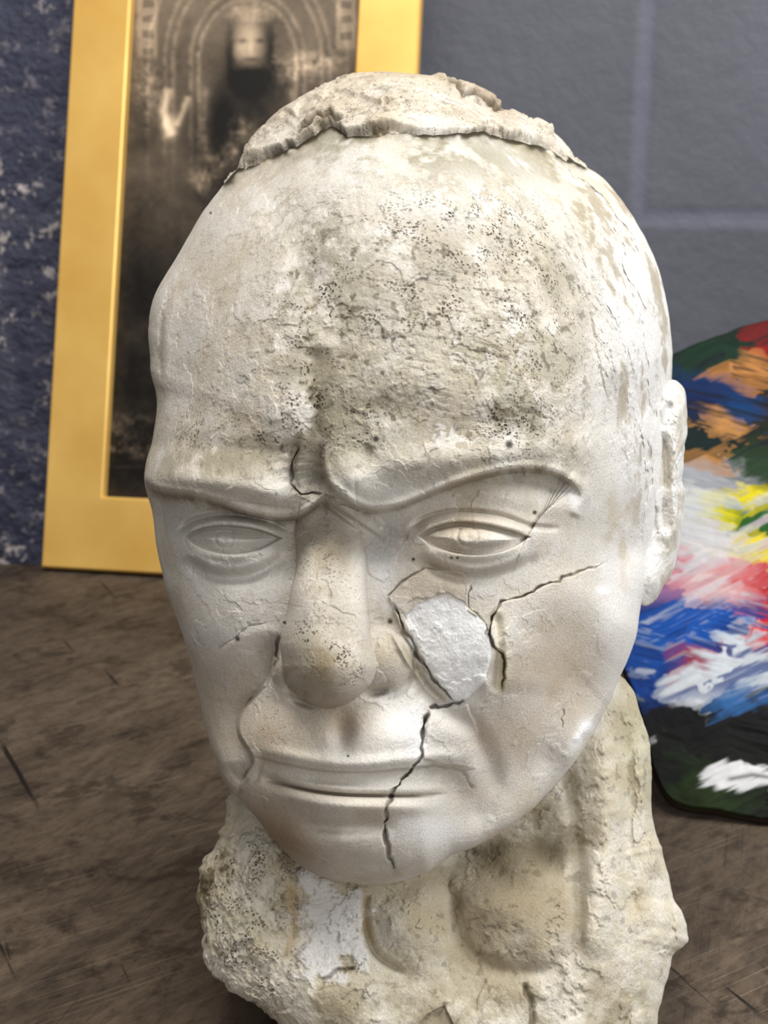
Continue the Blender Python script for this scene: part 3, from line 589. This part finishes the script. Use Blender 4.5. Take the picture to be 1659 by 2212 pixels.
g5=noise(5,6,.6,tc.outputs['Object'],.3); c1=mixn(c1,ramp(g5.outputs['Fac'],.35,(.62,.58,.54),.6,(1.1,1.08,1.05)),.8,'MULTIPLY')
sc=noise(7,5,.6,mapping(31,(.6,.006,.2)),0); scr=ramp(sc.outputs['Fac'],.60,(0,0,0),.65,(1,1,1)); c1=mixn(c1,(*lin(150,136,116),1),mixn(scr,(.4,.4,.4,1),1.0,'MULTIPLY'))
sc2=noise(7,5,.6,mapping(72,(.5,.008,.2)),0); scr2=ramp(sc2.outputs['Fac'],.62,(0,0,0),.66,(1,1,1)); c1=mixn(c1,(*lin(30,24,19),1),mixn(scr2,(.6,.6,.6,1),1.0,'MULTIPLY'))
ck=noise(4,4,.5,mapping(118,(.6,.03,.2)),.3); ckr=ramp(ck.outputs['Fac'],.30,(1,1,1),.33,(0,0,0)); c1=mixn(c1,(*lin(22,17,13),1),ckr)
L(c1,p.inputs['Base Color']); p.inputs['Roughness'].default_value=.7; p.inputs['Specular IOR Level'].default_value=.3
bp=N(nt,'ShaderNodeBump'); bp.inputs['Strength'].default_value=.6; bp.inputs['Distance'].default_value=.002; L(g2.outputs['Fac'],bp.inputs['Height']); L(bp.outputs[0],p.inputs['Normal'])
bpy.context.view_layer.update()
for o in [top]+legs+ap:
    o.data.materials.append(m); o.parent=tbl; o.matrix_parent_inverse=tbl.matrix_world.inverted()

# ============================================================ FRAMED PRINT
A=np.array([-.313,1.068,0.0]); B=np.array([.0084,1.0095,0.0]); e1=(B-A)/np.linalg.norm(B-A); W=np.linalg.norm(B-A)
nh=np.array([-e1[1],e1[0],0]); LEAN=math.radians(16.5); e2=np.array([nh[0]*math.sin(LEAN),nh[1]*math.sin(LEAN),math.cos(LEAN)]); e3=np.cross(e1,e2)
if e3[1]>0: e3=-e3
HT=.66; fw=.056; fb=.068; th=.014
O=A+np.array([0,0,.0005])
def fp(x,y,z): return O+e1*x+e2*y+e3*z
def slab(name,poly,z0,z1,bev=.0015):
    bm=bmesh.new(); lo=[bm.verts.new(fp(x,y,z0)) for x,y in poly]; hi=[bm.verts.new(fp(x,y,z1)) for x,y in poly]
    n=len(poly); bm.faces.new(lo[::-1]); bm.faces.new(hi)
    for i in range(n): bm.faces.new([lo[i],lo[(i+1)%n],hi[(i+1)%n],hi[i]])
    bmesh.ops.recalc_face_normals(bm,faces=bm.faces[:])
    me=bpy.data.meshes.new(name); bm.to_mesh(me); bm.free(); o=bpy.data.objects.new(name,me); bpy.context.collection.objects.link(o); return o
fr=bpy.data.objects.new("framed_print",None); bpy.context.collection.objects.link(fr); fr.location=tuple((A+B)/2)
fr["label"]="dark sepia print in flat gold frame leaning against wall"; fr["category"]="picture frame"
bm=bmesh.new()
ob=[(0,0),(W,0),(W,HT),(0,HT)]; ib=[(fw,fb),(W-fw,fb),(W-fw,HT-fb),(fw,HT-fb)]
prof=[(0,0.0),(0,th*.85),(.03,th),(.97,th),(1.0,th*.9),(1.0,0.002)]
rings=[[bm.verts.new(fp(o[0]+(i[0]-o[0])*t,o[1]+(i[1]-o[1])*t,z)) for o,i in zip(ob,ib)] for t,z in prof]
rings.append(rings[0])
for r0,r1 in zip(rings[:-1],rings[1:]):
    for k in range(4): bm.faces.new([r0[k],r0[(k+1)%4],r1[(k+1)%4],r1[k]])
bmesh.ops.recalc_face_normals(bm,faces=bm.faces[:])
me=bpy.data.meshes.new("frame_moulding"); bm.to_mesh(me); bm.free(); mo_=bpy.data.objects.new("frame_moulding",me); bpy.context.collection.objects.link(mo_)
mo_["label"]="flat matte gold leaf moulding"
m,nt,p=new_mat("gold_leaf"); tc=N(nt,'ShaderNodeTexCoord'); n=N(nt,'ShaderNodeTexNoise'); n.inputs['Scale'].default_value=10; n.inputs['Detail'].default_value=6; nt.links.new(tc.outputs['Object'],n.inputs['Vector'])
r=N(nt,'ShaderNodeValToRGB'); e=r.color_ramp.elements; e[0].position=.3; e[0].color=(*lin(224,174,84),1); e[1].position=.7; e[1].color=(*lin(248,204,114),1); nt.links.new(n.outputs['Fac'],r.inputs[0]); nt.links.new(r.outputs[0],p.inputs['Base Color'])
p.inputs['Metallic'].default_value=.3; p.inputs['Roughness'].default_value=.42; mo_.data.materials.append(m)
backb=slab("backing_board",ib,0.0,.002,0)
m,nt,p=new_mat("backing"); p.inputs['Base Color'].default_value=(.1,.07,.05,1); backb.data.materials.append(m)
nx,ny=420,900; gx=np.linspace(fw,W-fw,nx); gy=np.linspace(fb,HT-fb,ny); GX,GY=np.meshgrid(gx,gy); GX=GX.ravel();GY=GY.ravel()
Pp=O+GX[:,None]*e1+GY[:,None]*e2+.0035*e3
i=np.arange(ny-1)[:,None]*nx+np.arange(nx-1)[None]; q=np.stack([i,i+1,i+nx+1,i+nx],-1).reshape(-1,4)
pr=mesh_from("print",Pp,q,smooth=False)
U,V=proj(Pp); q3=uv3(U,V); t1=fbm(q3,1/60.,5,.6); t2=fbm(q3+50,1/14.,4,.65)
U=U+5*t2; b=lambda *a,**k: blob(U,V,*a,**k); st=lambda p,w,tp=.1: stroke(U,V,np.array(p,float),w,tp)
# generic dark sepia stand-in: a robed bearded sitter in an arched niche
G=.25+.10*t1+.05*t2
G+=.14*sstep(350,-100,V)
for k,R in enumerate((105,122,160,178,215)):
    G+=(.13-.01*k)*np.exp(-((np.hypot((U-535),np.minimum(V-130,0)*.8)-R)/5)**2)*sstep(470,150,V)*(.6+1.2*np.clip(t2+.4,0,1))
G+=-.14*b(535,330,120,210,0,4)
G+=.38*b(540,98,36,54,0,4)-.16*b(566,100,16,50)-.26*b(524,88,10,5)-.26*b(560,88,10,5)+.12*b(543,105,5,18)-.24*b(543,128,16,5)-.36*b(540,168,36,34)-.18*b(498,110,10,60)-.18*b(584,110,10,60)
G+=(.20+.25*t2)*b(545,28,56,20,0,4)
G+=.16*st([(445,180),(438,270),(450,350)],9)*(1+1.5*t2)+.18*st([(625,185),(640,270),(630,330)],9)*(1+1.5*t2)-.1*b(480,230,20,80)
G+=.40*st([(368,185),(352,240),(372,300)],10)+.34*st([(408,205),(396,240),(380,275)],7)+.28*b(366,275,20,30,0,3)
G+=.22*b(525,285,36,36,0,4)*(.5+1.5*t2)
G+=.26*st([(415,410),(470,360),(520,320)],24)*(.8+1.6*t2)
G+=.20*b(640,150,60,30)*(.8+2.5*t2)+.18*b(320,190,30,60)*(.8+2.5*t2)+.16*b(700,130,50,20)*(1+2*t2)
G+=.18*np.clip(sstep(290,302,U)*sstep(345,335,U)*sstep(130,115,V)+sstep(722,730,U)*sstep(775,765,U)*sstep(115,100,V),0,1)-.16*(np.sin(V/5.5+2*t1)>.1)*np.clip((np.abs(U-320)<12)*(V<118)+(np.abs(U-748)<12)*(V<100),0,1)
G+=-.14*sstep(380,620,V)+.18*sstep(870,930,V)*np.clip(.2+t2*2.4,0,1)*sstep(1000,980,V)
G+=.05*(np.abs(V-1008)<3)
G=np.clip(G,.06,.98)
C=np.stack([G*1.0,G*.86,G*.70],-1)**1.9*1.15
setcol(pr,C)
m,nt,p=new_mat("sepia_print"); at=N(nt,'ShaderNodeVertexColor',layer_name='Col'); nt.links.new(at.outputs[0],p.inputs['Base Color']); p.inputs['Roughness'].default_value=.5; p.inputs['Specular IOR Level'].default_value=.25; pr.data.materials.append(m)
bpy.context.view_layer.update()
for o in (mo_,backb,pr): o.parent=fr; o.matrix_parent_inverse=fr.matrix_world.inverted()

# ============================================================ PALETTE
yaw=math.radians(-8); O2=np.array([.156,.612,0.006]); p1=np.array([math.cos(yaw),math.sin(yaw),0]); ph=np.array([-p1[1],p1[0],0]); ln=math.radians(50)
p2=ph*math.cos(ln)+np.array([0,0,math.sin(ln)]); p3=np.cross(p2,p1); 
if p3[1]>0: p3=-p3
def rayplane(u,v):
    d=unproj(u,v,1.0)-np.array([0,0,HC]); c=np.array([0,0,HC]); t=((O2-c)@p3)/(d@p3); X=c+d*t-O2; return X@p1,X@p2
PO=[(1455,786),(1500,765),(1560,745),(1620,722),(1700,706),(1800,722),(1930,800),(2030,960),(2070,1200),(2030,1450),(1950,1640),(1840,1760),(1740,1800),(1659,1800),(1560,1786),(1480,1772),(1432,1745),(1405,1680),(1390,1600),(1365,1520),(1335,1440),(1320,1300),(1325,1100),(1350,950),(1400,840)]
pl=np.array([rayplane(u,v) for u,v in PO]); plc=pl.mean(0)
pls=cr(pl,8,True); pn=fbm(uv3(pls[:,0]*60,pls[:,1]*60),1.,3); pls=plc+(pls-plc)*(1+.014*pn[:,None])
th_=np.arctan2(pls[:,1]-plc[1],pls[:,0]-plc[0]); o_=np.argsort(th_); tht=np.concatenate([th_[o_]-2*np.pi,th_[o_],th_[o_]+2*np.pi]); Rt=np.tile(np.hypot(*(pls-plc).T)[o_],3)
nS,nR=1500,420; th2=np.linspace(-np.pi,np.pi,nS,endpoint=False); ss=np.linspace(0,1,nR+1)[1:]
SS,TT=np.meshgrid(ss,th2,indexing='ij'); X=np.concatenate([[plc[0]],(plc[0]+SS*np.interp(TT,tht,Rt)*np.cos(TT)).ravel()]); Y=np.concatenate([[plc[1]],(plc[1]+SS*np.interp(TT,tht,Rt)*np.sin(TT)).ravel()])
PP=O2+X[:,None]*p1+Y[:,None]*p2
U,V=proj(PP); q3=uv3(U,V); w1=fbm(q3,1/90.,4,.55); w2=fbm(q3+99,1/90.,4,.55)
mix_=sstep(-.15,.15,w1)
def streak(lx,ly,seed):
    a=fbm(uv3((U*.90-V*.44)/lx,(U*.44+V*.90)/ly)+seed,1.,4,.55); c=fbm(uv3((U*.97+V*.24)/lx,(-U*.24+V*.97)/ly)+seed+7,1.,4,.55)
    return a*mix_+c*(1-mix_)
dirn=streak(170.,22.,5); dir2=streak(130.,9.,25)
Uw=U+60*w1+80*dirn;Vw=V+45*w2+30*dirn+14*dir2
seeds=[(1500,775,(16,46,30)),(1600,745,(12,36,28)),(1560,780,(18,50,34)),(1640,775,(150,16,22)),(1655,830,(60,36,18)),(1605,822,(206,140,74)),(1545,860,(6,48,98)),(1500,900,(8,30,78)),(1590,900,(8,64,118)),(1640,900,(46,30,14)),(1500,985,(8,32,32)),(1540,990,(10,30,28)),(1560,955,(206,146,80)),(1620,965,(26,36,20)),(1530,1025,(186,130,66)),(1480,1060,(166,168,174)),(1560,1060,(160,162,168)),(1630,1040,(40,64,38)),(1500,1120,(205,205,200)),(1560,1130,(214,204,20)),(1640,1105,(230,212,30)),(1610,1150,(50,104,20)),(1650,1150,(30,86,36)),(1520,1190,(214,208,206)),(1590,1210,(224,214,206)),(1650,1215,(234,212,40)),(1470,1260,(204,130,144)),(1530,1280,(226,200,200)),(1610,1290,(212,110,112)),(1655,1310,(190,14,30)),(1440,1330,(12,72,156)),(1500,1370,(14,82,172)),(1540,1350,(14,80,170)),(1480,1400,(14,80,170)),(1570,1400,(200,208,216)),(1640,1400,(214,24,40)),(1420,1430,(14,82,168)),(1490,1450,(150,40,70)),(1550,1470,(214,220,226)),(1640,1480,(200,206,212)),(1400,1500,(14,64,142)),(1480,1510,(216,220,224)),(1600,1530,(50,104,164)),(1650,1560,(16,16,20)),(1420,1560,(14,16,22)),(1500,1590,(9,9,11)),(1600,1610,(11,13,11)),(1440,1660,(18,20,16)),(1500,1700,(32,50,18)),(1560,1640,(14,16,12)),(1480,1740,(32,42,18)),(1640,1770,(10,10,10)),(1560,1760,(36,54,20)),(1640,1640,(11,11,11)),(1700,900,(30,70,120)),(1800,1000,(200,190,60)),(1750,1200,(200,60,60)),(1850,1300,(220,220,220)),(1750,1450,(30,90,160)),(1900,1100,(60,100,40)),(1800,1600,(30,40,30)),(1950,1400,(70,50,30)),(1750,800,(60,40,30))]
b1=np.full(len(U),1e9); b2=np.full(len(U),1e9); C1=np.zeros((len(U),3)); C2=np.zeros((len(U),3))
for x,y,c in seeds:
    dd=np.sqrt(((Uw-x)/1.5)**2+(Vw-y)**2); lc=lin(*c)
    m1_=dd<b1; m2_=(~m1_)&(dd<b2)
    b2=np.where(m1_,b1,np.where(m2_,dd,b2)); C2[m1_]=C1[m1_]; C2[m2_]=lc
    b1=np.where(m1_,dd,b1); C1[m1_]=lc
wgt=.5*sstep(44,0,(b2-b1)+44*dir2)[:,None]; C=C1*(1-wgt)+C2*wgt
C=mixc(C,lin(205,208,214),sstep(.14,.36,dirn)*sstep(1030,1120,V)*sstep(1560,1500,V)*.6)
C=mixc(C,lin(14,56,130),sstep(.08,.26,-dirn)*sstep(1300,1350,V)*sstep(1560,1500,V)*.8)
C=mixc(C,lin(12,22,30),sstep(.08,.3,dir2)*sstep(1080,980,V)*.75)
C=mixc(C,lin(160,170,180),sstep(.2,.4,dir2)*sstep(1080,1130,V)*sstep(1560,1500,V)*.4)
C=mixc(C,lin(236,236,236),np.clip(sstep(-3,10,34-np.hypot((U-1600)*.36,(V-1705))+30*dirn+20*dir2)*sstep(-.45,-.1,dir2)+.8*sstep(.25,.35,dirn)*blob(U,V,1440,1625,40,12),0,1))
C=mixc(C,lin(20,20,20),stroke(U,V,np.array([(1560,1712),(1620,1700),(1700,1712.)]),5)*.7)
C*= (.68+.16*dir2)[:,None]
rim=np.concatenate([[0],SS.ravel()])
C=mixc(C,lin(40,30,22),sstep(.985,1,rim))
hgt=.0009*dirn+.0003*dir2+.0012*w1; zf=.003+np.maximum(hgt,-.0015)
PF=PP+p3*(zf*sstep(1.0,.985,rim))[:,None]
PB=PP[-nS:]-p3*.005
n=len(PF); Pall=np.vstack([PF,PB,[O2+plc[0]*p1+plc[1]*p2-p3*.005]])
a=np.arange(nR-1)[:,None]*nS+np.arange(nS)[None]+1; bb=np.arange(nR-1)[:,None]*nS+(np.arange(nS)[None]+1)%nS+1
q=np.stack([a,a+nS,bb+nS,bb],-1).reshape(-1,4); j=np.arange(nS); last=1+(nR-1)*nS
q=np.vstack([q,np.stack([last+j,n+j,n+(j+1)%nS,last+(j+1)%nS],-1)])
tr=np.vstack([np.stack([np.zeros(nS,int),j+1,(j+1)%nS+1],-1),np.stack([n+(j+1)%nS,n+j,np.full(nS,n+nS)],-1)])
Pall[:,2]-=Pall[:,2].min()
pal=mesh_from("paint_palette",Pall,q,tr)
Cc=np.vstack([C,np.tile(lin(60,46,32),(nS+1,1))]); setcol(pal,Cc)
m,nt,p=new_mat("oil_paint"); at=N(nt,'ShaderNodeVertexColor',layer_name='Col'); nt.links.new(at.outputs[0],p.inputs['Base Color']); p.inputs['Roughness'].default_value=.6; p.inputs['Specular IOR Level'].default_value=.12
pal.data.materials.append(m)
pal["label"]="wooden artist palette smeared with thick multicoloured oil paint"; pal["category"]="palette"

# ============================================================ LIGHT
def area(name,loc,tgt,size,en,col):
    l=bpy.data.lights.new(name,'AREA'); l.shape='RECTANGLE'; l.size=size[0]; l.size_y=size[1]; l.energy=en; l.color=col
    o=bpy.data.objects.new(name,l); bpy.context.collection.objects.link(o); o.location=loc
    o.rotation_euler=(Vector(tgt)-Vector(loc)).to_track_quat('-Z','Y').to_euler(); return o
area("window_light",(1.15,.25,1.1),(0,.45,.2),(.7,.7),20,(.94,.97,1.0))
area("ceiling_light",(-.05,.10,1.6),(0,.5,.2),(.6,.6),20,(1.0,.96,.91))
area("front_fill_light",(.75,-1.2,.7),(0,.45,.2),(.9,1.3),11,(.97,.98,1.0))  # added fill from front right to brighten the lower face; no doorway there
w=bpy.data.worlds.new("World"); bpy.context.scene.world=w; w.use_nodes=True; w.node_tree.nodes['Background'].inputs[0].default_value=(1,.98,.97,1); w.node_tree.nodes['Background'].inputs[1].default_value=.26
# ============================================================ CAMERA
cd=bpy.data.cameras.new("camera"); co=bpy.data.objects.new("camera",cd); bpy.context.collection.objects.link(co)
co.location=(0,0,HC); co.rotation_euler=(math.radians(90)-PIT,0,0)
cd.sensor_fit='VERTICAL'; cd.sensor_height=36; cd.lens=F/2212*36; cd.clip_start=.01
cd.dof.use_dof=True; cd.dof.focus_distance=.40; cd.dof.aperture_fstop=20
bpy.context.scene.camera=co
try: bpy.context.scene.view_settings.view_transform='Standard'
except Exception: pass
